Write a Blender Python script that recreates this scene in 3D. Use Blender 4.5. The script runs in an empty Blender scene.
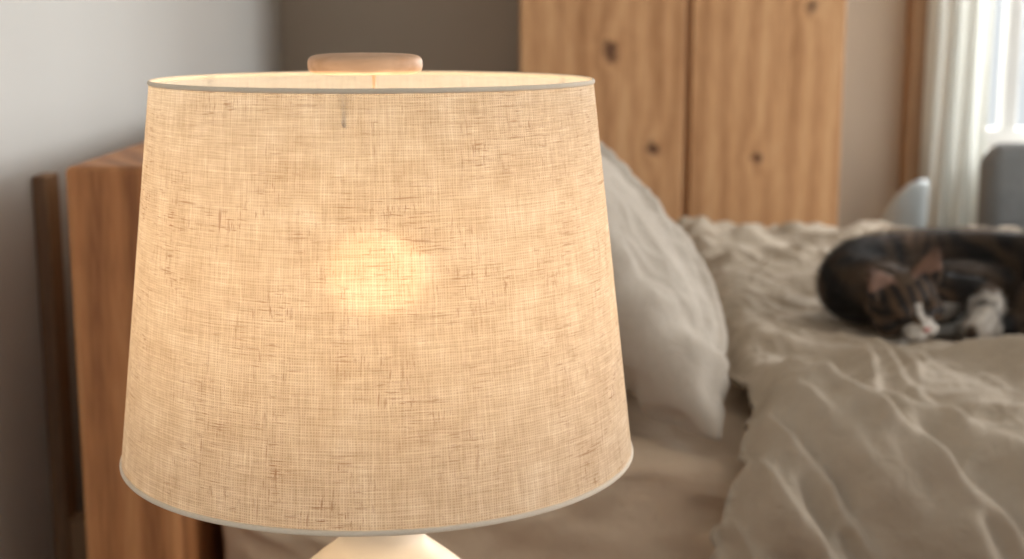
import bpy, bmesh, math, random
from mathutils import Vector, Matrix, noise
random.seed(4)
S = bpy.context.scene
S.view_settings.view_transform = 'Standard'
ZC = 1.16

# ---------------------------------------------------------------- helpers
def link(o):
    bpy.context.scene.collection.objects.link(o); return o

def world_loc(o):
    return Vector(o.get("_wl", (0, 0, 0)))

def finish(o, mat=None, parent=None, smooth=True, label=None, cat=None, kind=None, group=None):
    if mat is not None:
        o.data.materials.clear(); o.data.materials.append(mat)
    if smooth and o.type == 'MESH':
        for p in o.data.polygons: p.use_smooth = True
    if parent is not None:
        o.parent = parent
        o.matrix_parent_inverse = Matrix.Translation(-world_loc(parent))
    if label: o["label"] = label
    if cat: o["category"] = cat
    if kind: o["kind"] = kind
    if group: o["group"] = group
    return o

def empty(name, loc, label, cat):
    o = bpy.data.objects.new(name, None); o.location = loc
    o.empty_display_size = 0.05
    o["_wl"] = tuple(loc); link(o)
    o["label"] = label; o["category"] = cat
    return o

def mesh_obj(name, verts, faces, loc=(0, 0, 0)):
    """verts in world coords, origin placed at loc"""
    L = Vector(loc)
    m = bpy.data.meshes.new(name)
    m.from_pydata([tuple(Vector(v) - L) for v in verts], [], faces)
    m.update()
    o = bpy.data.objects.new(name, m); o.location = L; o["_wl"] = tuple(L)
    return link(o)

def add_box(bm, c, s, bev=0.0, seg=3, rot=None):
    t = bmesh.new()
    bmesh.ops.create_cube(t, size=1.0)
    for v in t.verts: v.co = Vector((v.co.x * s[0], v.co.y * s[1], v.co.z * s[2]))
    if bev > 0:
        bmesh.ops.bevel(t, geom=list(t.edges), offset=bev, segments=seg, affect='EDGES', profile=0.5)
    if rot is not None:
        for v in t.verts: v.co = rot @ v.co
    for v in t.verts: v.co += Vector(c)
    mp = {v: bm.verts.new(v.co) for v in t.verts}
    for f in t.faces:
        bm.faces.new([mp[v] for v in f.verts])
    t.free()

def boxes(name, lst, loc=(0, 0, 0), bev=0.0, seg=3):
    """lst of (x0,x1,y0,y1,z0,z1)"""
    bm = bmesh.new()
    for b in lst:
        x0, x1, y0, y1, z0, z1 = b
        add_box(bm, ((x0+x1)/2, (y0+y1)/2, (z0+z1)/2), (x1-x0, y1-y0, z1-z0), bev, seg)
    L = Vector(loc)
    for v in bm.verts: v.co -= L
    m = bpy.data.meshes.new(name); bm.to_mesh(m); bm.free()
    o = bpy.data.objects.new(name, m); o.location = L; o["_wl"] = tuple(L)
    return link(o)

def lathe(name, prof, loc, seg=96, closed=False):
    verts = []; faces = []
    for r, z in prof:
        for i in range(seg):
            a = 2*math.pi*i/seg
            verts.append((loc[0]+r*math.cos(a), loc[1]+r*math.sin(a), loc[2]+z))
    n = len(prof)
    for j in range(n-1 if not closed else n):
        k = (j+1) % n
        for i in range(seg):
            i2 = (i+1) % seg
            faces.append((j*seg+i, j*seg+i2, k*seg+i2, k*seg+i))
    return mesh_obj(name, verts, faces, loc)

def tube(bm, pts, r, seg=8):
    rings = []
    n = len(pts)
    for i, p in enumerate(pts):
        p = Vector(p)
        d = (Vector(pts[min(i+1, n-1)]) - Vector(pts[max(i-1, 0)])).normalized()
        up = Vector((0, 0, 1)) if abs(d.z) < 0.9 else Vector((1, 0, 0))
        a = d.cross(up).normalized(); b = d.cross(a).normalized()
        rr = r[i] if isinstance(r, (list, tuple)) else r
        rings.append([bm.verts.new(p + a*math.cos(2*math.pi*k/seg)*rr + b*math.sin(2*math.pi*k/seg)*rr) for k in range(seg)])
    for i in range(n-1):
        for k in range(seg):
            k2 = (k+1) % seg
            bm.faces.new((rings[i][k], rings[i][k2], rings[i+1][k2], rings[i+1][k]))
    bm.faces.new(rings[0][::-1]); bm.faces.new(rings[-1])

def bm_obj(name, bm, loc=(0, 0, 0)):
    L = Vector(loc)
    for v in bm.verts: v.co -= L
    bmesh.ops.recalc_face_normals(bm, faces=list(bm.faces))
    m = bpy.data.meshes.new(name); bm.to_mesh(m); bm.free()
    o = bpy.data.objects.new(name, m); o.location = L; o["_wl"] = tuple(L)
    return link(o)

# ---------------------------------------------------------------- materials
class NT:
    def __init__(s, name):
        s.m = bpy.data.materials.new(name); s.m.use_nodes = True
        s.t = s.m.node_tree; s.t.nodes.clear()
        s.out = s.n('ShaderNodeOutputMaterial')
    def n(s, typ, **kw):
        nd = s.t.nodes.new(typ)
        for k, v in kw.items(): setattr(nd, k, v)
        return nd
    def set(s, sock, v):
        if isinstance(v, bpy.types.NodeSocket): s.t.links.new(v, sock)
        elif v is not None: sock.default_value = v
    def math(s, op, a, b=None, c=None, clamp=False):
        nd = s.n('ShaderNodeMath', operation=op); nd.use_clamp = clamp
        s.set(nd.inputs[0], a)
        if b is not None: s.set(nd.inputs[1], b)
        if c is not None: s.set(nd.inputs[2], c)
        return nd.outputs[0]
    def mix(s, f, a, b, blend='MIX'):
        nd = s.n('ShaderNodeMix', data_type='RGBA', blend_type=blend)
        s.set(nd.inputs[0], f); s.set(nd.inputs[6], a); s.set(nd.inputs[7], b)
        return nd.outputs[2]
    def noise(s, vec, scale, detail=4, rough=0.5, dist=0.0):
        nd = s.n('ShaderNodeTexNoise'); s.set(nd.inputs['Vector'], vec)
        nd.inputs['Scale'].default_value = scale; nd.inputs['Detail'].default_value = detail
        nd.inputs['Roughness'].default_value = rough; nd.inputs['Distortion'].default_value = dist
        return nd.outputs['Fac']
    def mapping(s, vec, scale=(1, 1, 1), loc=(0, 0, 0), rot=(0, 0, 0)):
        nd = s.n('ShaderNodeMapping'); s.set(nd.inputs[0], vec)
        nd.inputs['Scale'].default_value = scale; nd.inputs['Location'].default_value = loc
        nd.inputs['Rotation'].default_value = rot
        return nd.outputs[0]
    def ramp(s, f, stops):
        nd = s.n('ShaderNodeValToRGB'); s.set(nd.inputs[0], f)
        e = nd.color_ramp.elements
        while len(e) < len(stops): e.new(0.5)
        for i, (p, c) in enumerate(stops):
            e[i].position = p; e[i].color = (*c, 1) if len(c) == 3 else c
        return nd.outputs[0]
    def bump(s, h, strength=0.3, dist=0.01):
        nd = s.n('ShaderNodeBump'); s.set(nd.inputs['Height'], h)
        nd.inputs['Strength'].default_value = strength; nd.inputs['Distance'].default_value = dist
        return nd.outputs[0]
    def pos(s): return s.n('ShaderNodeNewGeometry').outputs['Position']
    def pbr(s, col, rough=0.7, normal=None, sheen=0, spec=0.5):
        b = s.n('ShaderNodeBsdfPrincipled')
        s.set(b.inputs['Base Color'], col); s.set(b.inputs['Roughness'], rough)
        if normal is not None: s.set(b.inputs['Normal'], normal)
        b.inputs['Sheen Weight'].default_value = sheen
        b.inputs['Specular IOR Level'].default_value = spec
        s.t.links.new(b.outputs[0], s.out.inputs[0])
        return b

def C(r, g, b):  # sRGB 0-255 -> linear
    f = lambda c: (c/255/12.92) if c/255 <= 0.04045 else ((c/255+0.055)/1.055)**2.4
    return (f(r), f(g), f(b), 1)

def paint(name, col, var=0.04, rough=0.85):
    t = NT(name); p = t.pos()
    n = t.noise(p, 3.0, 5)
    c2 = tuple(x*(1-var*2) for x in col[:3]) + (1,)
    base = t.mix(n, c2, col)
    nb = t.noise(p, 180, 3)
    t.pbr(base, rough, t.bump(nb, 0.12, 0.002), spec=0.25)
    return t.m

def wood(name, c_light, c_mid, c_dark, axis='Z', knots=(), scale=1.0, rough=0.55, seed=0.0, ringw=0.22):
    t = NT(name); p = t.pos()
    sc = {'Z': (1, 1, 0.09), 'X': (0.09, 1, 1), 'Y': (1, 0.09, 1)}[axis]
    sq = t.mapping(p, scale=sc, loc=(seed, seed*1.7, seed*0.3))
    warp = t.noise(sq, 5*scale, 3)
    sep = t.n('ShaderNodeSeparateXYZ'); t.set(sep.inputs[0], sq)
    cross = t.math('ADD', sep.outputs[{'Z': 0, 'X': 1, 'Y': 0}[axis]], t.math('MULTIPLY', sep.outputs[{'Z': 1, 'X': 2, 'Y': 2}[axis]], 0.6))
    ph = t.math('ADD', t.math('MULTIPLY', cross, 110*scale), t.math('MULTIPLY', warp, 12.0))
    kmask = None
    for kx, kz, kr in knots:
        sp = t.n('ShaderNodeSeparateXYZ'); t.set(sp.inputs[0], p)
        dx = t.math('SUBTRACT', sp.outputs[0], kx); dz = t.math('MULTIPLY', t.math('SUBTRACT', sp.outputs[2], kz), 0.8)
        d = t.math('SQRT', t.math('ADD', t.math('MULTIPLY', dx, dx), t.math('MULTIPLY', dz, dz)))
        d = t.math('ADD', d, t.math('MULTIPLY', t.math('SUBTRACT', t.noise(p, 45, 3), 0.5), kr*2.2))
        k = t.math('SUBTRACT', 1.0, t.math('DIVIDE', d, kr), clamp=True)
        halo = t.math('POWER', 2.718, t.math('MULTIPLY', t.math('DIVIDE', d, kr), -0.8))
        ph = t.math('ADD', ph, t.math('MULTIPLY', halo, 9.0))
        kmask = k if kmask is None else t.math('MAXIMUM', kmask, k)
    ring = t.math('ADD', t.math('MULTIPLY', t.math('SINE', ph), 0.5), 0.5)
    fine = t.noise(t.mapping(p, scale=tuple(s*1.0 for s in sc)), 160*scale, 3)
    big = t.noise(sq, 16*scale, 4)
    f = t.math('ADD', t.math('MULTIPLY', ring, ringw), t.math('ADD', t.math('MULTIPLY', fine, 0.36), t.math('MULTIPLY', big, 0.64-ringw)))
    col = t.ramp(f, [(0.30, c_dark[:3]), (0.52, c_mid[:3]), (0.75, c_light[:3])])
    if kmask is not None:
        col = t.mix(t.math('MULTIPLY', kmask, 1.3, clamp=True), col, (0.12, 0.052, 0.024, 1))
    t.pbr(col, rough, t.bump(f, 0.15, 0.002), spec=0.35)
    return t.m

def linen(name, col, col2, bumpy=0.5, rough=0.9, sheen=0.05):
    t = NT(name); p = t.pos()
    n1 = t.noise(p, 9, 5, 0.6)
    n2 = t.noise(t.mapping(p, scale=(1, 6, 6)), 220, 3)
    n3 = t.noise(t.mapping(p, scale=(6, 1, 6)), 220, 3)
    f = t.math('ADD', t.math('MULTIPLY', n1, 0.6), t.math('MULTIPLY', t.math('ADD', n2, n3), 0.25))
    c = t.ramp(f, [(0.3, col2[:3]), (0.7, col[:3])])
    w = t.noise(p, 30, 4, 0.5, 1.0)
    h = t.math('ADD', t.math('MULTIPLY', w, 1.0), t.math('MULTIPLY', t.math('ADD', n2, n3), 0.10))
    t.pbr(c, rough, t.bump(h, bumpy, 0.010), sheen=sheen, spec=0.12)
    return t.m

def flat(name, col, rough=0.6, metal=0.0, spec=0.5):
    t = NT(name); p = t.pos()
    c = t.mix(t.noise(p, 25, 3), tuple(x*0.88 for x in col[:3])+(1,), col)
    b = t.pbr(c, rough, spec=spec); b.inputs['Metallic'].default_value = metal
    return t.m

M_wall = paint('paint_wall_cool', C(216, 215, 210))
M_back = paint('paint_wall_taupe', C(194, 180, 162))
M_ceil = paint('paint_ceiling', C(225, 223, 218))
M_trimw = paint('paint_trim', C(225, 224, 220), 0.02, 0.5)
M_floor = wood('wood_floor', C(175, 135, 95), C(150, 110, 72), C(110, 76, 48), 'X', rough=0.5)
M_pine = wood('wood_pine_door', C(226, 184, 138), C(206, 158, 112), C(168, 120, 78), 'Z', ringw=0.13,
              knots=[(0.238, 1.085, 0.025), (0.345, 0.855, 0.019), (0.725, 1.19, 0.017), (0.60, 0.83, 0.018), (0.12, 0.95, 0.008), (0.13, 1.35, 0.02), (0.62, 1.5, 0.02)])
M_head = wood('wood_headboard', C(204, 148, 98), C(180, 122, 76), C(140, 90, 54), 'Z', scale=1.2, seed=3.1)
M_dark = wood('wood_trim_brown', C(176, 142, 108), C(154, 120, 88), C(122, 90, 66), 'Z')
M_night = wood('wood_nightstand', C(200, 155, 108), C(176, 128, 82), C(130, 88, 52), 'X', seed=2.0)
M_duvet = linen('linen_duvet', C(186, 172, 154), C(164, 149, 130), 0.50)
M_pillow = linen('linen_pillow', C(190, 179, 165), C(166, 154, 139), 0.45)
M_pillow2 = linen('linen_pillow_beige', C(190, 166, 138), C(170, 146, 120), 0.45)
M_sheet = linen('linen_sheet', C(222, 201, 176), C(202, 179, 154), 0.5)
M_grey = linen('fabric_grey', C(122, 124, 124), C(100, 103, 104), 0.3)

# ---------------------------------------------------------------- room
XW = -0.65; YB = 4.1; XR = 3.3; YF = -1.6; ZT = 2.5
o = boxes('wall_left', [(XW-0.12, XW, YF, YB+0.12, 0, ZT)]); finish(o, M_wall, smooth=False, kind='structure')
wx0, wx1, wz0, wz1 = 1.30, 2.45, 0.80, 2.15
o = boxes('wall_back', [(XW, wx0, YB, YB+0.12, 0, ZT), (wx1, XR, YB, YB+0.12, 0, ZT), (wx0, wx1, YB, YB+0.12, 0, wz0), (wx0, wx1, YB, YB+0.12, wz1, ZT)])
finish(o, M_back, smooth=False, kind='structure')
ry0, ry1 = 0.6, 3.0
o = boxes('wall_right', [(XR, XR+0.12, YF, ry0, 0, ZT), (XR, XR+0.12, ry1, YB+0.12, 0, ZT), (XR, XR+0.12, ry0, ry1, 0, 0.7), (XR, XR+0.12, ry0, ry1, 2.2, ZT)])
finish(o, M_wall, smooth=False, kind='structure')
o = boxes('floor', [(XW-0.12, XR+0.12, YF, YB+0.12, -0.1, 0)]); finish(o, M_floor, smooth=False, kind='structure')
o = boxes('ceiling', [(XW-0.12, XR+0.12, YF, YB+0.12, ZT, ZT+0.1)]); finish(o, M_ceil, smooth=False, kind='structure')
o = boxes('baseboard_left', [(XW, XW+0.015, YF, YB, 0, 0.09)]); finish(o, M_trimw, smooth=False, kind='structure')
o = boxes('baseboard_back', [(XW+0.015, XR, YB-0.015, YB, 0, 0.09)]); finish(o, M_trimw, smooth=False, kind='structure')

def window(name, axis, a0, a1, z0, z1, p0, p1, mull):
    L = []
    w = 0.05
    def B(a, b, c, d):
        if axis == 'x': L.append((a, b, p0, p1, c, d))
        else: L.append((p0, p1, a, b, c, d))
    B(a0, a0+w, z0, z1); B(a1-w, a1, z0, z1); B(a0+w, a1-w, z0, z0+w); B(a0+w, a1-w, z1-w, z1)
    for m in mull: B(m-0.02, m+0.02, z0+w, z1-w)
    B(a0+w, a1-w, (z0+z1)/2+0.25, (z0+z1)/2+0.28)
    o = boxes(name, L, bev=0.004, seg=1); finish(o, M_trimw, smooth=False, kind='structure'); return o
window('window_1', 'x', wx0, wx1, wz0, wz1, YB+0.02, YB+0.08, [1.43, 1.9])
window('added_fill_window', 'y', ry0, ry1, 0.7, 2.2, XR+0.02, XR+0.08, [1.4, 2.2])  # unseen window added in the right wall to let in side fill
o = boxes('trim_1', [(1.112, 1.160, YB-0.05, YB, 0.0, 2.25)], bev=0.006, seg=2); finish(o, M_dark, smooth=False, kind='structure')
o = boxes('trim_2', [(wx0-0.05, wx1+0.05, YB-0.06, YB, wz0-0.035, wz0-0.003)], bev=0.005, seg=2); finish(o, M_trimw, smooth=False, kind='structure')

# ---------------------------------------------------------------- wardrobe
WY = 3.50
W = empty('wardrobe', (0.415, WY+0.3, 0), "knotty pine two-door wardrobe standing beyond the bed", "wardrobe")
x0, xm, x1 = 0.02, 0.428, 0.805
H = 2.05
o = boxes('body', [(x0, x0+0.022, WY+0.024, 4.07, 0, H), (x1-0.022, x1, WY+0.024, 4.07, 0, H), (x0+0.022, x1-0.022, 4.055, 4.07, 0, H),
                   (x0-0.01, x1+0.01, WY, 4.08, H, H+0.03), (x0+0.022, x1-0.022, WY+0.04, 4.055, 0.05, 0.07), (x0+0.022, x1-0.022, WY+0.03, WY+0.05, 0, 0.05),
                   (xm-0.01, xm+0.01, WY+0.024, 4.055, 0.07, H)], loc=(0.415, WY+0.3, 0), bev=0.002, seg=1)
finish(o, M_pine, W, smooth=False)
for i, (a, b) in enumerate([(x0, xm-0.010), (xm+0.008, x1)]):
    L = [(a, b, WY+0.001, WY+0.022, 0.06, H-0.005)]
    d = boxes('door', L, loc=((a+b)/2, WY+0.01, 1.0), bev=0.004, seg=2); finish(d, M_pine, W, smooth=False)
    kx = b-0.035 if i == 0 else a+0.035
    k = lathe('knob', [(0.0005, 0), (0.006, 0), (0.006, 0.012), (0.013, 0.016), (0.015, 0.024), (0.010, 0.030), (0.0005, 0.031)], (0, 0, 0), 32)
    k.data.transform(Matrix.Rotation(math.radians(90), 4, 'X'))
    k.data.materials.append(M_dark)
    for p_ in k.data.polygons: p_.use_smooth = True
    k.parent = d; k.location = Vector((kx, WY+0.001, 0.55)) - Vector(((a+b)/2, WY+0.01, 1.0))

# ---------------------------------------------------------------- bed
BED = empty('bed', (0.6, 2.45, 0), "oak bed frame with solid headboard against a pale wall", "bed")
hb = boxes('headboard', [(-0.503, -0.39, 1.60, 3.32, 0.0, 0.998)], loc=(-0.45, 2.45, 0), bev=0.008, seg=3)
finish(hb, M_head, BED, smooth=False)
for sy in (1.925, 2.9):
    pn = boxes('wall_batten', [(XW+0.001, XW+0.022, sy, sy+0.05, 0.1, 0.952)], loc=(XW+0.01, sy, 0.1), bev=0.002, seg=1)
    finish(pn, M_dark, hb, smooth=False)
    spc = boxes('spacer_block', [(XW+0.022, -0.503, sy+0.01, sy+0.05, 0.4, 0.46)], loc=(-0.56, sy, 0.4)); finish(spc, M_dark, hb, smooth=False)
fr = boxes('bed_frame', [(-0.39, 1.70, 1.63, 1.665, 0.20, 0.36), (-0.39, 1.70, 3.235, 3.27, 0.20, 0.36), (1.70, 1.735, 1.63, 3.27, 0.20, 0.38),
                         (-0.39, 1.70, 1.665, 3.235, 0.255, 0.285)], loc=(0.6, 2.45, 0.2), bev=0.004, seg=2)
finish(fr, M_head, BED, smooth=False)
for (lx, ly) in [(1.70, 1.66), (1.70, 3.24)]:
    l = boxes('leg', [(lx-0.03, lx+0.03, ly-0.03, ly+0.03, 0, 0.2)], loc=(lx, ly, 0), bev=0.004); finish(l, M_head, BED, smooth=False)

NZ = noise.noise
def rid(x, y, z, eps=0.02):
    n = NZ(Vector((x, y, z)))
    return 1 - 2*math.sqrt(n*n + eps*eps)
def fold(u, v, fr, seed, jit=1.3):
    ph = u*fr + jit*NZ(Vector((u*fr*0.35, v*fr*0.22, seed)))
    m = NZ(Vector((u*fr*0.45, v*fr*0.28, seed+40)))
    m = max(0.0, min(1.0, 0.5+1.7*m)); m = m*m*(3-2*m)
    s = 0.5+0.5*math.sin(2*math.pi*ph)
    return m*(s**1.3)
def longfold(u, v, fr, seed, jit=1.0, asp=0.09, sharp=1.6, bias=0.45):
    ph = u*fr + jit*NZ(Vector((u*fr*0.30, v*fr*asp, seed)))
    m = NZ(Vector((u*fr*0.5, v*fr*asp*1.6, seed+40)))
    m = max(0.0, min(1.0, bias+1.9*m)); m = m*m*(3-2*m)
    s = 0.5+0.5*math.sin(2*math.pi*ph)
    return m*(s**sharp)

def mattress():
    ax, ay = -0.372, 1.68; bx, by = 1.68, 3.215; z0, z1 = 0.287, 0.645
    bm = bmesh.new()
    add_box(bm, ((ax+bx)/2, (ay+by)/2, (z0+z1)/2), (bx-ax, by-ay, z1-z0), 0.045, 6)
    bmesh.ops.subdivide_edges(bm, edges=[e for e in bm.edges if e.calc_length() > 0.2], cuts=120, use_grid_fill=True)
    bmesh.ops.recalc_face_normals(bm, faces=list(bm.faces))
    bm.normal_update()
    for v in bm.verts:
        x, y, z = v.co
        wx = x + 0.06*NZ(Vector((x*4, y*4, z*6)))
        wz = z + 0.05*NZ(Vector((x*3+5, y*4, z*6)))
        h = 0.022*longfold(wz*0.9+wx*0.30+y*0.5, wx, 9, 3.0) + 0.014*fold(wz*0.6+wx*0.8-y*0.3, wx-wz, 15, 8.0) + 0.005*rid(wx*13+4, y*13, wz*20, 0.06) + 0.008*NZ(v.co*3) - 0.024
        if abs(v.normal.x) > 0.6: h *= 0.3
        f = max(0.0, min(1.0, (z-0.37)/0.06))
        v.co += v.normal*h*f
    return bm_obj('mattress', bm, (0.66, 2.45, 0.29))
o = mattress(); finish(o, M_sheet, label="mattress in a rumpled warm beige linen fitted sheet", cat="mattress")

def duvet():
    nx, nt = 420, 540
    X1 = 1.78
    Rn, Rf = 0.17, 0.10
    yt0, yt1 = 1.72, 3.21; zt = 0.708
    dropn, dropf = 0.27, 0.22
    Ln = dropn + Rn*math.pi/2; Lt = yt1-yt0; Lf = Rf*math.pi/2 + dropf
    tot = Ln+Lt+Lf
    verts = []; faces = []
    for j in range(nt):
        s = tot*j/(nt-1)
        if s < dropn: y = yt0-Rn; z = zt-Rn-(dropn-s); n = Vector((0, -1, 0.0))
        elif s < Ln:
            a = (s-dropn)/Rn; y = yt0-Rn*math.cos(a); z = zt-Rn+Rn*math.sin(a); n = Vector((0, -math.cos(a), math.sin(a)))
        elif s < Ln+Lt: y = yt0+(s-Ln); z = zt; n = Vector((0, 0, 1))
        elif s < Ln+Lt+Rf*math.pi/2:
            a = (s-Ln-Lt)/Rf; y = yt1+Rf*math.sin(a); z = zt-Rf+Rf*math.cos(a); n = Vector((0, math.sin(a), math.cos(a)))
        else: y = yt1+Rf; z = zt-Rf-(s-Ln-Lt-Rf*math.pi/2); n = Vector((0, 1, 0))
        q = s-Ln
        xs = 0.305 + 0.03*min(max(q, 0), 1.5) - 0.095*min(max(-q/0.4, 0), 1) + 0.007*NZ(Vector((s*4, 0, 3)))
        wn = 1/(1+math.exp((q-0.46)/0.12))
        for i in range(nx):
            f = i/(nx-1); x = xs + (X1-xs)*(f**1.2)
            px = x + 0.075*NZ(Vector((x*2.3, q*2.3, 1.0))) + 0.018*NZ(Vector((x*8, q*8, 2.0)))
            pq = q + 0.075*NZ(Vector((x*2.3, q*2.3, 7.0))) + 0.018*NZ(Vector((x*8, q*8, 8.0)))
            # long soft folds sweeping toward the near edge of the bed
            u1 = px*0.88 + pq*0.47; v1 = pq*0.88-px*0.47
            A = longfold(u1, v1, 7.0, 0.3, bias=0.6)*0.032 + longfold(u1*0.97+v1*0.22, v1, 13.5, 4.3, bias=0.6)*0.021 + longfold(u1*0.95-v1*0.30, v1, 25, 6.3, asp=0.14, bias=0.55)*0.011 + rid(u1*6, pq*2, 2.2, 0.10)*0.010
            # shorter crossing folds on the top of the bed
            u2 = px*0.40 - pq*0.92; v2 = px*0.92+pq*0.40
            B = longfold(u2, v2, 7.0, 9.3, asp=0.14, bias=0.5)*0.026 + longfold(u2*0.92+v2*0.35, v2, 13, 12.3, asp=0.16, bias=0.5)*0.018
            u3 = px*0.8 + pq*0.6; v3 = -px*0.6+pq*0.8
            B += longfold(u3, v3, 8, 21.3, asp=0.16)*0.020 + longfold(u3*0.8+v3*0.6, v3, 20, 23.3, asp=0.2, bias=0.5)*0.011
            h = A*wn + B*(1-wn) - 0.030
            h += 0.007*rid(px*18, pq*18, 5.5, 0.09) + 0.002*rid(px*50, pq*45, 15.5, 0.08)
            h += 0.018*NZ(Vector((x*2.2, q*2.2, 30)))
            e = x-xs
            h -= 0.030*math.exp(-(e/0.020)**2)
            h += 0.010*math.exp(-((e-0.055)/0.03)**2)
            h += 0.006*(1-wn)
            h = max(h, -0.036) if n.z > 0.5 else h
            dx = (x-0.71)/0.29; dy = ((yt0+q)-2.21)/0.235
            dd = dx*dx+dy*dy
            k = math.exp(-dd*dd)
            h = h*(1-0.92*k) - 0.031*k
            p = Vector((x + ((A-0.03)*0.5*wn), y, z)) + n*h
            verts.append(tuple(p))
    for j in range(nt-1):
        for i in range(nx-1):
            a = j*nx+i
            faces.append((a, a+1, a+1+nx, a+nx))
    o = mesh_obj('duvet', verts, faces, (1.0, 2.45, 0.70))
    md = o.modifiers.new('thick', 'SOLIDIFY'); md.thickness = 0.008; md.offset = -1
    return o
o = duvet(); finish(o, M_duvet, label="rumpled greige linen duvet draped over the bed", cat="duvet")

def pillow(name, c, ex, ey, ez, a, b, t, seed, mat, label, group=None, n=130):
    ex, ey, ez = Vector(ex).normalized(), Vector(ey).normalized(), Vector(ez).normalized()
    verts = []; faces = []
    c = Vector(c)
    idx = {}
    for side in (1, -1):
        for j in range(n+1):
            for i in range(n+1):
                u = -1+2*i/n; v = -1+2*j/n
                edge = (i in (0, n) or j in (0, n))
                if side == -1 and edge:
                    idx[(side, i, j)] = idx[(1, i, j)]; continue
                U = u*a*(1-0.07*(1-v*v)*abs(u)**3); V = v*b*(1-0.09*(1-u*u)*abs(v)**3)
                pr = (max(0, 1-abs(u)**2.6)**0.52)*(max(0, 1-abs(v+0.0)**2.6)**0.52)
                T = t*pr*(1-0.18*v)
                q = Vector((U*5+seed, V*5, side*3))
                wu = U+0.04*NZ(q); wv = V+0.04*NZ(q+Vector((9, 0, 0)))
                w = 0.022*longfold(wu*0.75+wv*0.65, wv, 8, seed, bias=0.55)+0.014*longfold(wu*0.5-wv*0.85, wu, 12, seed+3, bias=0.55) + 0.006*rid((wu+wv)*9, (wu-wv)*6, seed, 0.06) + 0.003*rid(wu*28, wv*28, seed+3, 0.06) - 0.018
                m = 1-max(abs(u), abs(v))
                em = min(1, m*5)
                g = 0.007*math.sin((U if abs(v) > abs(u) else V)*75+4*NZ(q))*max(0, 1-m*3.5)*min(1, m*14)
                d = side*(T + (w*em+g))
                p = c + ey*U + ex*V + ez*d
                idx[(side, i, j)] = len(verts); verts.append(tuple(p))
        for j in range(n):
            for i in range(n):
                f = (idx[(side, i, j)], idx[(side, i+1, j)], idx[(side, i+1, j+1)], idx[(side, i, j+1)])
                faces.append(f if side == 1 else f[::-1])
    o = mesh_obj(name, verts, faces, c)
    finish(o, mat, label=label, cat="pillow", group=group)
    return o
R = Matrix.Rotation(math.radians(-3), 3, 'Z')
th = math.radians(52)
d = R @ Vector((-math.cos(th), 0, math.sin(th))); nn = R @ Vector((math.sin(th), 0, math.cos(th))); lo = R @ Vector((0, 1, 0))
pillow('pillow', (0.125, 2.02, 0.845), d, lo, nn, 0.355, 0.235, 0.100, 1.7, M_pillow, "plump pale greige linen pillow leaning up near the headboard", "bed pillows")
th = math.radians(72)
pillow('pillow', (-0.255, 2.10, 0.838), Vector((-math.cos(th), 0, math.sin(th))), (0, 1, 0), Vector((math.sin(th), 0, math.cos(th))), 0.33, 0.185, 0.07, 5.1, M_pillow2, "beige linen pillow propped against the wooden headboard", "bed pillows")

# ---------------------------------------------------------------- nightstand
LX, LY = -0.0955, 1.0
NS = empty('nightstand', (-0.14, 1.02, 0), "low oak nightstand under the lamp beside the bed", "nightstand")
o = boxes('top', [(-0.42, 0.12, 0.78, 1.28, 0.475, 0.50)], loc=(-0.14, 1.02, 0.48), bev=0.005); finish(o, M_night, NS, smooth=False)
o = boxes('body', [(-0.40, -0.385, 0.81, 1.27, 0.30, 0.475), (0.085, 0.10, 0.81, 1.27, 0.30, 0.475), (-0.385, 0.085, 1.255, 1.27, 0.30, 0.475), (-0.385, 0.085, 0.81, 1.255, 0.30, 0.315)], loc=(-0.14, 1.02, 0.3)); finish(o, M_night, NS, smooth=False)
dr = boxes('drawer', [(-0.383, 0.083, 0.79, 0.808, 0.318, 0.472)], loc=(-0.15, 0.8, 0.4), bev=0.003); finish(dr, M_night, NS, smooth=False)
kb = boxes('knob', [(-0.162, -0.138, 0.768, 0.79, 0.385, 0.409)], loc=(-0.15, 0.78, 0.4), bev=0.008, seg=4)
kb.data.materials.append(M_dark); kb.parent = dr; kb.location = Vector((0, -0.02, 0))
for lx in (-0.385, 0.085):
    for ly in (0.83, 1.25):
        l = boxes('leg', [(lx-0.018, lx+0.018, ly-0.018, ly+0.018, 0, 0.30)], loc=(lx, ly, 0), bev=0.003); finish(l, M_night, NS, smooth=False)

# ---------------------------------------------------------------- lamp
ZB, ZTp = 0.856, 1.1185; RB, RT = 0.1818, 0.1518
LAMP = empty('table_lamp', (LX, LY, 0.50), "lit table lamp with tapered oatmeal linen drum shade", "lamp")

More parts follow.
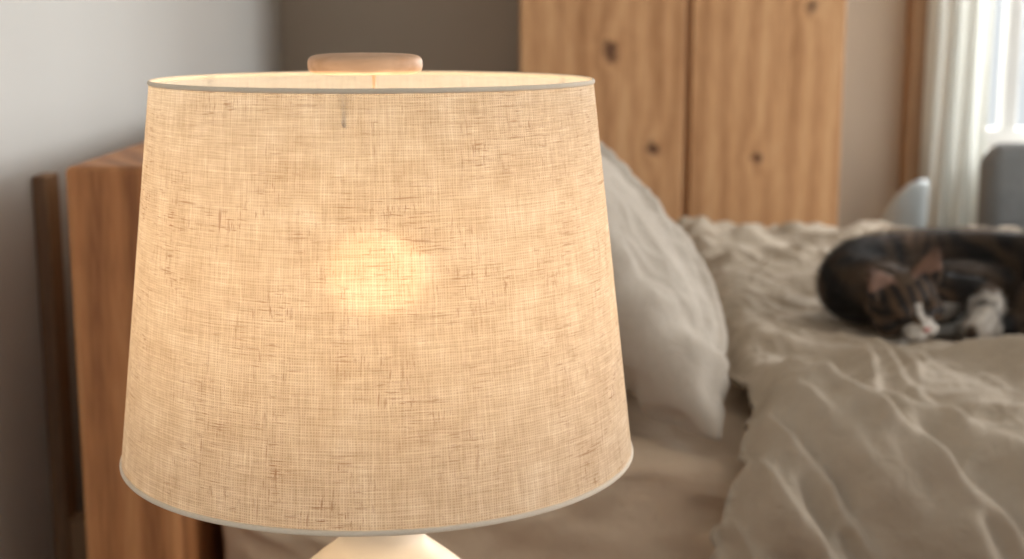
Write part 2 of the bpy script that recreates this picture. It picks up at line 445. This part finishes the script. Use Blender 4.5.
def shade_material():
    t = NT('shade_linen')
    uv = t.n('ShaderNodeUVMap'); uv.uv_map = 'UVMap'
    U = uv.outputs[0]
    sep = t.n('ShaderNodeSeparateXYZ'); t.set(sep.inputs[0], U)
    u, v = sep.outputs[0], sep.outputs[1]
    du = t.math('MULTIPLY', t.math('SUBTRACT', t.noise(t.mapping(U, scale=(90, 14, 1)), 3, 3), 0.5), 0.0030)
    dv = t.math('MULTIPLY', t.math('SUBTRACT', t.noise(t.mapping(U, scale=(14, 90, 1)), 3, 3), 0.5), 0.0030)
    pit = 2*math.pi/0.00165
    su = t.math('SINE', t.math('MULTIPLY', t.math('ADD', u, du), pit))
    sv = t.math('SINE', t.math('MULTIPLY', t.math('ADD', v, dv), pit))
    warp = t.math('ADD', t.math('MULTIPLY', su, 0.5), 0.5)
    weft = t.math('ADD', t.math('MULTIPLY', sv, 0.5), 0.5)
    hgt = t.math('MAXIMUM', warp, weft)
    hole = t.math('POWER', t.math('SUBTRACT', 1.0, hgt), 1.2)
    th = t.noise(t.mapping(U, scale=(26, 500, 1)), 1.0, 3, 0.6)
    tv = t.noise(t.mapping(U, scale=(500, 30, 1)), 1.0, 3, 0.6)
    mott = t.noise(U, 45, 4, 0.65)
    def sl(sc, loc, thr, g):
        a = t.noise(t.mapping(U, scale=sc, loc=loc), 1.0, 2, 0.5)
        return t.math('MULTIPLY', t.math('SUBTRACT', a, thr), g, clamp=True)
    sh = sl((75, 620, 1), (0, 0, 0), 0.595, 10.0)
    s2 = sl((520, 80, 1), (3, 8, 0), 0.610, 10.0)
    s3 = sl((26, 420, 1), (13, 18, 0), 0.62, 10.0)
    s4 = sl((420, 34, 1), (33, 48, 0), 0.64, 10.0)
    cluster = t.noise(U, 24, 3)
    cl = t.math('MULTIPLY', t.math('SUBTRACT', cluster, 0.40), 3.5, clamp=True)
    slub = t.math('MULTIPLY', t.math('MAXIMUM', t.math('MAXIMUM', sh, s2), t.math('MAXIMUM', s3, s4)), cl)
    f = t.math('ADD', t.math('MULTIPLY', t.math('ADD', th, tv), 0.32), t.math('MULTIPLY', mott, 0.36))
    base_r = t.ramp(f, [(0.36, C(192, 179, 162)[:3]), (0.5, C(212, 201, 186)[:3]), (0.64, C(230, 222, 210)[:3])])
    base_t = t.ramp(f, [(0.36, C(212, 184, 146)[:3]), (0.5, C(234, 211, 177)[:3]), (0.64, C(249, 233, 206)[:3])])
    cr = t.mix(t.math('MULTIPLY', hole, 0.38), base_r, C(130, 106, 84)); cr = t.mix(t.math('MULTIPLY', slub, 0.65), cr, C(150, 108, 74))
    ct = t.mix(t.math('MULTIPLY', hole, 0.38), base_t, C(170, 116, 68)); ct = t.mix(t.math('MULTIPLY', slub, 0.78), ct, C(150, 94, 50))
    back = t.n('ShaderNodeNewGeometry').outputs['Backfacing']
    cr = t.mix(back, cr, (0.80, 0.76, 0.69, 1))      # pale styrene-like lining colour, added to brighten the inside
    nrm = t.bump(t.math('ADD', hgt, t.math('MULTIPLY', slub, 1.0)), 0.5, 0.0006)
    d = t.n('ShaderNodeBsdfDiffuse'); t.set(d.inputs[0], cr); t.set(d.inputs['Normal'], nrm)
    tr = t.n('ShaderNodeBsdfTranslucent'); t.set(tr.inputs[0], ct); t.set(tr.inputs['Normal'], nrm)
    tp = t.n('ShaderNodeBsdfRefraction'); t.set(tp.inputs[0], ct)
    tp.inputs['Roughness'].default_value = 0.46; tp.inputs['IOR'].default_value = 1.25
    m1 = t.n('ShaderNodeMixShader'); m1.inputs[0].default_value = 0.42
    t.t.links.new(d.outputs[0], m1.inputs[1]); t.t.links.new(tr.outputs[0], m1.inputs[2])
    m2 = t.n('ShaderNodeMixShader'); m2.inputs[0].default_value = 0.0095
    t.t.links.new(m1.outputs[0], m2.inputs[1]); t.t.links.new(tp.outputs[0], m2.inputs[2])
    t.t.links.new(m2.outputs[0], t.out.inputs[0])
    return t.m
M_shade = shade_material()
M_shtrim = linen('shade_trim_fabric', C(232, 218, 198), C(210, 194, 172), 0.2)

def make_shade():
    seg, nz = 256, 24
    m = bpy.data.meshes.new('lamp_shade'); bm = bmesh.new()
    uvl = bm.loops.layers.uv.new('UVMap')
    rows = []
    for j in range(nz+1):
        f = j/nz; r = RB+(RT-RB)*f; z = ZB+(ZTp-ZB)*f-0.50
        rows.append([bm.verts.new((r*math.cos(2*math.pi*i/seg), r*math.sin(2*math.pi*i/seg), z)) for i in range(seg)])
    rm = (RB+RT)/2
    slant = math.hypot(RB-RT, ZTp-ZB)
    for j in range(nz):
        for i in range(seg):
            i2 = (i+1) % seg
            fc = bm.faces.new((rows[j][i], rows[j][i2], rows[j+1][i2], rows[j+1][i]))
            for lp, (a, b) in zip(fc.loops, ((i, j), (i+1, j), (i+1, j+1), (i, j+1))):
                lp[uvl].uv = (a/seg*2*math.pi*rm, b/nz*slant)
            fc.smooth = True
    bm.to_mesh(m); bm.free()
    o = bpy.data.objects.new('lamp_shade', m); link(o)
    o.location = (LX, LY, 0.50); o["_wl"] = (LX, LY, 0.5)
    return o
SH = make_shade(); finish(SH, M_shade, LAMP, label="tapered oatmeal linen lamp shade glowing warmly")
def band(name, r, z, hh, th):
    sl = (RT-RB)/(ZTp-ZB)
    prof = []
    for k in range(12):
        a = 2*math.pi*k/12
        zz = hh*math.sin(a); prof.append((r + th*math.cos(a) + sl*zz, z+zz-0.5))
    return lathe(name, prof, (LX, LY, 0.5), 256, closed=True)
b1 = band('top_trim', RT, ZTp, 0.0016, 0.0010); finish(b1, M_shtrim, SH)
b2 = band('bottom_trim', RB, ZB, 0.0018, 0.0012); finish(b2, M_shtrim, SH)

t = NT('ceramic_cream'); p = t.pos()
t.pbr(t.mix(t.noise(p, 20, 4), C(226, 208, 184), C(240, 226, 206)), 0.5, t.bump(t.noise(p, 60, 3), 0.1, 0.002)); M_ceramic = t.m
prof = [(0.001, 0), (0.078, 0), (0.084, 0.006), (0.086, 0.02), (0.100, 0.06), (0.118, 0.11), (0.121, 0.15), (0.114, 0.19), (0.093, 0.225), (0.070, 0.252), (0.050, 0.270), (0.038, 0.279), (0.032, 0.285), (0.029, 0.291), (0.028, 0.300), (0.029, 0.304), (0.025, 0.307), (0.014, 0.308), (0.001, 0.308)]
def smooth_prof(pr, it=3):
    for _ in range(it):
        q = [pr[0]]
        for a, b in zip(pr[:-1], pr[1:]):
            q.append((a[0]*0.75+b[0]*0.25, a[1]*0.75+b[1]*0.25)); q.append((a[0]*0.25+b[0]*0.75, a[1]*0.25+b[1]*0.75))
        q.append(pr[-1]); pr = q
    return pr
o = lathe('lamp_base', smooth_prof(prof), (LX, LY, 0.50), 96); finish(o, M_ceramic, LAMP, label="rounded cream ceramic lamp base")
M_cream = flat('cream_metal', C(240, 228, 208), 0.5)
sk = lathe('socket', [(0.001, 0.308), (0.010, 0.308), (0.010, 0.36), (0.017, 0.365), (0.018, 0.42), (0.015, 0.425), (0.001, 0.425)], (LX, LY, 0.50), 32); finish(sk, M_cream, LAMP)
t = NT('bulb_glow'); e = t.n('ShaderNodeEmission'); e.inputs[0].default_value = (1.0, 0.765, 0.52, 1); e.inputs[1].default_value = 54
t.t.links.new(e.outputs[0], t.out.inputs[0]); M_bulb = t.m
bp = [(0.001, 0.425), (0.013, 0.425), (0.0135, 0.44), (0.015, 0.450)]
for k in range(13):
    a = -1.0 + (math.pi/2+1.0)*k/12
    bp.append((max(0.0005, 0.029*math.cos(a)), 0.484+0.029*math.sin(a)))
bl = lathe('light_bulb', bp, (LX, LY, 0.50), 32); finish(bl, M_bulb, LAMP)
bl.data.materials.append(M_cream)
for pl in bl.data.polygons:
    if pl.center.z < 0.458: pl.material_index = 1
bm = bmesh.new()
for k in range(3):
    a = 2*math.pi*k/3+0.5
    tube(bm, [(LX+0.004*math.cos(a), LY+0.004*math.sin(a), 1.098), (LX+(RT+0.0018)*math.cos(a), LY+(RT+0.0018)*math.sin(a), 1.098)], 0.0013)
tube(bm, [(LX, LY, 1.092), (LX, LY, 1.130)], 0.0014, 12)
for sx in (1, -1):
    tube(bm, [(LX+sx*0.016, LY, 0.90), (LX+sx*0.040, LY, 0.95), (LX+sx*0.046, LY, 1.0), (LX+sx*0.035, LY, 1.06), (LX+sx*0.002, LY, 1.095)], 0.0013)
o = bm_obj('shade_frame', bm, (LX, LY, 1.1)); finish(o, M_cream, LAMP)
M_fin = wood('wood_finial', C(236, 204, 174), C(222, 184, 152), C(200, 158, 124), 'X', seed=5)
fp = [(0.0005, 0.0), (0.030, 0.0), (0.0380, 0.001), (0.0396, 0.004), (0.0396, 0.0085), (0.0385, 0.0115), (0.034, 0.0135), (0.018, 0.0142), (0.0005, 0.0144)]
o = lathe('finial', smooth_prof(fp, 2), (LX-0.006, LY, 1.1230), 64); finish(o, M_fin, LAMP, label="flat round wooden finial disc")

# ---------------------------------------------------------------- curtain
def curtain(name, xa, xb, y, z0, z1, amp, per, mat, label):
    nx, nz = 160, 30
    verts = []; faces = []
    for j in range(nz+1):
        z = z0+(z1-z0)*j/nz
        for i in range(nx+1):
            x = xa+(xb-xa)*i/nx
            a = amp*(0.8+0.3*NZ(Vector((x*4, z*1.2, 0))))
            yy = y + a*math.sin(2*math.pi*x/per + 1.2*NZ(Vector((x*3, z*0.8, 2))))
            verts.append((x+0.01*NZ(Vector((x*6, z*1.5, 5))), yy, z))
    for j in range(nz):
        for i in range(nx):
            a = j*(nx+1)+i; faces.append((a, a+1, a+nx+2, a+nx+1))
    o = mesh_obj(name, verts, faces, ((xa+xb)/2, y, z1))
    finish(o, mat, label=label, cat="curtain"); return o
t = NT('sheer_curtain')
dd = t.n('ShaderNodeBsdfDiffuse'); dd.inputs[0].default_value = C(206, 206, 198)
tt = t.n('ShaderNodeBsdfTranslucent'); tt.inputs[0].default_value = C(218, 219, 212)
mm = t.n('ShaderNodeMixShader'); t.set(mm.inputs[0], t.math('ADD', t.math('MULTIPLY', t.noise(t.pos(), 400, 2), 0.2), 0.35))
t.t.links.new(dd.outputs[0], mm.inputs[1]); t.t.links.new(tt.outputs[0], mm.inputs[2]); t.t.links.new(mm.outputs[0], t.out.inputs[0])
M_sheer = t.m
curtain('curtain', 1.165, 1.325, 3.98, 0.03, 2.28, 0.02, 0.055, M_sheer, "sheer white curtain gathered beside the bright window")
bm = bmesh.new(); tube(bm, [(1.0, 3.98, 2.30), (2.65, 3.98, 2.30)], 0.01, 12)
for bx in (1.05, 2.6): tube(bm, [(bx, 3.98, 2.30), (bx, 4.10, 2.30)], 0.006, 8)
o = bm_obj('curtain_rod', bm, (1.8, 3.98, 2.3)); finish(o, M_dark, label="dark wooden curtain rod above the window", cat="curtain rod")

# ---------------------------------------------------------------- armchair
AX = 1.470
AC = empty('armchair', (AX, 3.68, 0), "grey upholstered armchair beside the bright window", "armchair")
bm = bmesh.new(); add_box(bm, (AX, 3.68, 0.34), (0.50, 0.44, 0.16), 0.04, 4)
o = bm_obj('seat', bm, (AX, 3.66, 0.3)); finish(o, M_grey, AC)
bm = bmesh.new(); add_box(bm, (AX, 3.47, 0.62), (0.66, 0.09, 0.56), 0.044, 6)
for v in bm.verts:
    if v.co.z > 0.7: v.co.z -= 4.0*((abs(v.co.x-AX))**4)*max(0, (v.co.z-0.7)/0.16)
o = bm_obj('backrest', bm, (AX, 3.45, 0.6)); finish(o, M_grey, AC)
for ax in (AX-0.28, AX+0.28):
    bm = bmesh.new(); add_box(bm, (ax, 3.70, 0.42), (0.08, 0.40, 0.34), 0.035, 4)
    o = bm_obj('armrest', bm, (ax, 3.7, 0.42)); finish(o, M_grey, AC)
for ax in (AX-0.22, AX+0.22):
    for ay in (3.50, 3.84):
        bm = bmesh.new(); tube(bm, [(ax, ay, 0.27), (ax, ay, 0.0)], [0.02, 0.012], 12)
        o = bm_obj('leg', bm, (ax, ay, 0)); finish(o, M_dark, AC)

M_white = flat('white_plastic', C(180, 186, 186), 0.5)
CX, CY = 1.02, 3.80
CH = empty('chair', (CX, CY, 0), "small white molded chair with rounded backrest beyond the bed", "chair")
def shell():
    verts = []; faces = []; n = 28; m = 16
    for j in range(m+1):
        f = j/m
        for i in range(n+1):
            a = math.radians(-85+170*i/n)
            ztop = 0.50 + (0.747-0.50)*(max(0.0, math.cos(a*0.95))**0.35)
            z = 0.43+(ztop-0.43)*f
            r = 0.070+0.01*f
            verts.append((CX + 0.01 + r*math.cos(a-0.9), CY + r*math.sin(a-0.9), z))
    for j in range(m):
        for i in range(n):
            a = j*(n+1)+i; faces.append((a, a+1, a+n+2, a+n+1))
    o = mesh_obj('backrest', verts, faces, (CX, CY, 0.5))
    md = o.modifiers.new('s', 'SOLIDIFY'); md.thickness = 0.010
    return o
o = shell(); finish(o, M_white, CH)
o = lathe('seat', smooth_prof([(0.001, 0.0), (0.08, 0.0), (0.09, 0.01), (0.092, 0.02), (0.085, 0.022), (0.001, 0.018)], 2), (CX, CY, 0.42), 48); finish(o, M_white, CH)
for k in range(4):
    a = math.pi/4+k*math.pi/2
    bm = bmesh.new(); tube(bm, [(CX+0.06*math.cos(a), CY+0.06*math.sin(a), 0.425), (CX+0.10*math.cos(a), CY+0.10*math.sin(a), 0.0)], [0.012, 0.009], 10)
    o = bm_obj('leg', bm, (CX+0.10*math.cos(a), CY+0.10*math.sin(a), 0)); finish(o, M_white, CH)

# ---------------------------------------------------------------- cat
def ell(bm, c, r, rot=None, seg=24):
    t = bmesh.new(); bmesh.ops.create_uvsphere(t, u_segments=seg, v_segments=seg//2+2, radius=1.0)
    Rm = rot if rot is not None else Matrix.Identity(3)
    mp = {v: bm.verts.new(Rm @ Vector((v.co.x*r[0], v.co.y*r[1], v.co.z*r[2])) + Vector(c)) for v in t.verts}
    for f in t.faces: bm.faces.new([mp[v] for v in f.verts])
    t.free()
def chain(bm, pts, steps=8):
    P = [Vector(p[:3]) for p in pts]; Rr = [p[3] for p in pts]
    n = len(P)
    for i in range(n-1):
        p0, p1, p2, p3 = P[max(i-1, 0)], P[i], P[i+1], P[min(i+2, n-1)]
        for k in range(steps):
            t = k/steps
            q = 0.5*((2*p1)+(p2-p0)*t+(2*p0-5*p1+4*p2-p3)*t*t+(3*p1-p0-3*p2+p3)*t**3)
            r = Rr[i]*(1-t)+Rr[i+1]*t
            ell(bm, q, (r, r, r), seg=16)
    ell(bm, P[-1], (Rr[-1],)*3, seg=16)

HC = Vector((0.584, 2.105, 0.744))
HS = 1.2
CATZ = 0.683
def build_cat():
    bm = bmesh.new()
    chain(bm, [(0.585, 2.17, 0.742, 0.045), (0.545, 2.225, 0.742, 0.056), (0.58, 2.30, 0.750, 0.062), (0.68, 2.345, 0.752, 0.064),
               (0.79, 2.33, 0.752, 0.067), (0.875, 2.26, 0.750, 0.068), (0.885, 2.19, 0.742, 0.060)], 8)
    ell(bm, (0.72, 2.26, 0.732), (0.12, 0.075, 0.048))
    chain(bm, [(0.87, 2.19, 0.742, 0.056), (0.82, 2.155, 0.735, 0.042), (0.775, 2.135, 0.712, 0.024), (0.73, 2.115, 0.703, 0.018), (0.70, 2.10, 0.701, 0.017)], 7)
    chain(bm, [(0.60, 2.20, 0.735, 0.048), (0.66, 2.175, 0.735, 0.042), (0.715, 2.15, 0.740, 0.030), (0.720, 2.12, 0.732, 0.022), (0.700, 2.09, 0.714, 0.018), (0.690, 2.082, 0.706, 0.0185)], 7)
    chain(bm, [(0.93, 2.22, 0.712, 0.022), (0.92, 2.13, 0.706, 0.020), (0.86, 2.085, 0.701, 0.018), (0.80, 2.07, 0.699, 0.015), (0.765, 2.075, 0.698, 0.011)], 8)
    Rh = Matrix.Rotation(math.radians(-14), 3, 'Y') @ Matrix.Rotation(math.radians(16), 3, 'Z') @ Matrix.Rotation(math.radians(26), 3, 'X')
    def H(x, y, z): return HC + Rh @ (Vector((x, y, z))*HS)
    def E(c, r): ell(bm, H(*c), tuple(q*HS for q in r), Rh)
    E((0, 0, 0), (0.045, 0.042, 0.039))
    for sx in (1, -1):
        E((sx*0.026, -0.016, -0.012), (0.021, 0.022, 0.019))
        E((sx*0.0085, -0.047, -0.014), (0.0115, 0.011, 0.009))
        E((sx*0.018, -0.034, 0.013), (0.013, 0.009, 0.007))
    E((0, -0.040, -0.003), (0.009, 0.017, 0.010))
    E((0, -0.042, -0.023), (0.011, 0.011, 0.008))
    for sx in (1, -1):
        t = bmesh.new()
        bmesh.ops.create_cone(t, cap_ends=True, segments=20, radius1=1, radius2=0.05, depth=2)
        bmesh.ops.subdivide_edges(t, edges=[e for e in t.edges if abs(e.verts[0].co.z-e.verts[1].co.z) > 1], cuts=6)
        mp = {}
        for v in t.verts:
            x, y, z = v.co
            zz = (z+1)*0.5
            q = Vector((x*0.021*(1+0.35*math.sin(zz*math.pi)), y*0.007-0.006*(x*x)*(1 if y < 0 else 0.6)*(1), zz*0.050))
            q = Matrix.Rotation(math.radians(sx*24), 3, 'Y') @ Matrix.Rotation(math.radians(sx*-18), 3, 'Z') @ q
            mp[v] = bm.verts.new(H(*(q + Vector((sx*0.029, 0.000, 0.024)))))
        for f in t.faces: bm.faces.new([mp[v] for v in f.verts])
        t.free()
    me = bpy.data.meshes.new('tmpcat'); bm.to_mesh(me); bm.free()
    tmp = bpy.data.objects.new('tmpcat', me); link(tmp)
    m = tmp.modifiers.new('r', 'REMESH'); m.mode = 'VOXEL'; m.voxel_size = 0.0028
    m = tmp.modifiers.new('s', 'SMOOTH'); m.iterations = 3; m.factor = 0.5
    dg = bpy.context.evaluated_depsgraph_get()
    ev = bpy.data.meshes.new_from_object(tmp.evaluated_get(dg))
    bpy.data.objects.remove(tmp)
    ev.name = 'cat'
    RhT = Rh.transposed()
    blk = Vector((0.012, 0.0095, 0.008)); brn = Vector((0.065, 0.040, 0.023)); tan = Vector((0.21, 0.12, 0.065)); wht = Vector((0.60, 0.55, 0.49))
    pink = Vector((0.24, 0.13, 0.09))
    def lerp(a, b, t): t = max(0, min(1, t)); return a*(1-t)+b*t
    def color(w):
        st = NZ(Vector((w.x*30+3*NZ(w*9), w.y*16, w.z*10)))
        n2 = NZ(w*11+Vector((4, 4, 4)))
        c = lerp(blk, brn, 0.38+st*2.6)
        c = lerp(c, tan*0.8, (n2-0.12)*2.2*(0.5+st))
        l = (RhT @ (w-HC))/HS
        if l.length < 0.11 and (l.y < 0.03):
            ax = abs(l.x)
            s1 = math.sin(l.x*420) if l.z > 0.012 else math.sin((l.z*1.0+ax*0.5)*380)
            hc = lerp(blk*1.3, tan*0.6, 0.34+0.38*s1+0.5*NZ(l*60))
            if l.z > 0.036:
                hc = brn*1.3
                if l.y < 0.002 and ax > 0.012: hc = lerp(hc, pink, 0.7)
            if l.y < -0.020:
                mz = 1-((l.x/0.023)**2+((l.z+0.017)/0.018)**2)
                hc = lerp(hc, wht, mz*5)
                if l.z > -0.01 and l.z < 0.020: hc = lerp(hc, wht, (0.0050-ax)*400)
            if l.z < -0.022 and l.y < 0.0: hc = lerp(hc, wht, 0.95)
            k = max(0, min(1, (0.09-l.length)*40))
            c = lerp(c, hc, k)
        for (px, py, pz, pr) in [(0.700, 2.09, 0.713, 0.032), (0.72, 2.12, 0.733, 0.029), (0.715, 2.10, 0.700, 0.026), (0.60, 2.12, 0.70, 0.03)]:
            dd = (w-Vector((px, py, pz))).length
            c = lerp(c, wht, (pr-dd+0.006*NZ(w*80))*140)
        return c
    ca = ev.color_attributes.new('fur_color', 'FLOAT_COLOR', 'POINT')
    for i, v in enumerate(ev.vertices):
        c = color(v.co); ca.data[i].color = (c.x, c.y, c.z, 1)
    L = Vector((0.72, 2.22, CATZ))
    fv = []; ff = []; fc = []
    rnd = random.Random(3)
    nv = len(ev.vertices)
    for k in range(60000):
        v = ev.vertices[rnd.randrange(nv)]
        p = v.co; n = v.normal
        l = (RhT @ (p-HC))/HS
        ln = 0.012 if l.length > 0.07 else 0.005
        if n.z < -0.5: continue
        fl = Vector((0.5, -0.2, -0.25)) if p.y > 2.2 else Vector((-0.35, -0.1, -0.35))
        if l.length < 0.08: fl = (p-H(0, -0.055, 0)).normalized()
        dr_ = (n*0.55 + fl*0.8 + Vector((rnd.uniform(-.25, .25), rnd.uniform(-.25, .25), rnd.uniform(-.25, .25)))).normalized()
        if dr_.dot(n) < 0.15: dr_ = (dr_+n*0.5).normalized()
        sd = dr_.cross(n)
        if sd.length < 1e-4: continue
        sd = sd.normalized()*0.0005
        b = len(fv)
        tip = p+dr_*ln*rnd.uniform(0.7, 1.2)
        fv += [tuple(p-sd), tuple(p+sd), tuple(tip)]
        ff.append((b, b+1, b+2))
        c = color(p)*rnd.uniform(0.75, 1.4); fc += [c]*3
    for v in ev.vertices: v.co -= L
    o = bpy.data.objects.new('cat', ev); o.location = L; o["_wl"] = tuple(L); link(o)
    fur = mesh_obj('fur', fv, ff, L)
    fa = fur.data.color_attributes.new('fur_color', 'FLOAT_COLOR', 'POINT')
    for i, c in enumerate(fc): fa.data[i].color = (c.x, c.y, c.z, 1)
    return o, fur, H, Rh
cat, fur, Hf, Rh = build_cat()
t = NT('cat_fur'); at = t.n('ShaderNodeAttribute'); at.attribute_name = 'fur_color'
t.pbr(at.outputs['Color'], 0.7, t.bump(t.noise(t.pos(), 300, 3), 0.3, 0.002), sheen=0.05, spec=0.25); M_fur = t.m
finish(cat, M_fur, label="sleeping dark tabby and white cat curled on the duvet", cat="cat")
finish(fur, M_fur, cat, smooth=False); fur["kind"] = "stuff"
M_nose = flat('cat_nose_pink', C(190, 120, 110), 0.5)
M_eye = flat('cat_eyelid_dark', C(25, 18, 14), 0.4)
bm = bmesh.new(); ell(bm, Hf(0, -0.0565, -0.006), (0.0055, 0.0035, 0.004), Rh, 12)
o = bm_obj('nose', bm, cat.location); finish(o, M_nose, cat)
for sx in (1, -1):
    bm = bmesh.new()
    pts = [tuple(Hf(sx*(0.011+0.014*k/6), -0.0425+0.008*(k/6)**2, 0.003-0.004*math.sin(math.pi*k/6)+0.003*k/6)) for k in range(7)]
    tube(bm, pts, 0.0016, 6)
    o = bm_obj('eyelid', bm, cat.location); finish(o, M_eye, cat)
M_whisk = flat('whisker_white', C(235, 232, 225))
for sx in (1, -1):
    bm = bmesh.new()
    for k in range(4):
        z = -0.012-0.003*k
        tube(bm, [tuple(Hf(sx*0.015, -0.050, z)), tuple(Hf(sx*0.04, -0.056, z-0.002*k)), tuple(Hf(sx*0.060, -0.048, z-0.006*k+0.004))], [0.0004, 0.0003, 0.0001], 4)
    o = bm_obj('whiskers', bm, cat.location); finish(o, M_whisk, cat); o["kind"] = "stuff"

# ---------------------------------------------------------------- light
w = bpy.data.worlds.new('sky'); S.world = w; w.use_nodes = True
bg = w.node_tree.nodes['Background']; bg.inputs[0].default_value = (0.92, 0.97, 1.0, 1); bg.inputs[1].default_value = 0.82
def area(name, loc, target, sx, sy, power, col):
    l = bpy.data.lights.new(name, 'AREA'); l.shape = 'RECTANGLE'; l.size = sx; l.size_y = sy; l.energy = power; l.color = col
    o = bpy.data.objects.new(name, l); o.location = loc
    o.rotation_euler = (Vector(target)-Vector(loc)).to_track_quat('-Z', 'Y').to_euler(); link(o); return o
area('daylight_window', (1.9, 4.5, 1.7), (0.9, 2.2, 0.7), 1.3, 1.4, 130, (0.97, 0.99, 1.0))
area('side_fill_light', (3.7, 1.8, 1.6), (0.6, 2.1, 0.7), 2.3, 1.5, 92, (0.98, 0.99, 1.0))  # added fill light outside the unseen right-hand window

# ---------------------------------------------------------------- camera
cd = bpy.data.cameras.new('camera'); cam = bpy.data.objects.new('camera', cd); link(cam)
cam.location = (0, 0, ZC); cam.rotation_euler = (math.radians(90-10.3), 0, 0)
cd.sensor_width = 36; cd.lens = 1430/1024*36; cd.clip_start = 0.02
cd.dof.use_dof = True; cd.dof.focus_distance = 0.86; cd.dof.aperture_fstop = 7.2
S.camera = cam
for o in bpy.data.objects:
    if "_wl" in o: del o["_wl"]
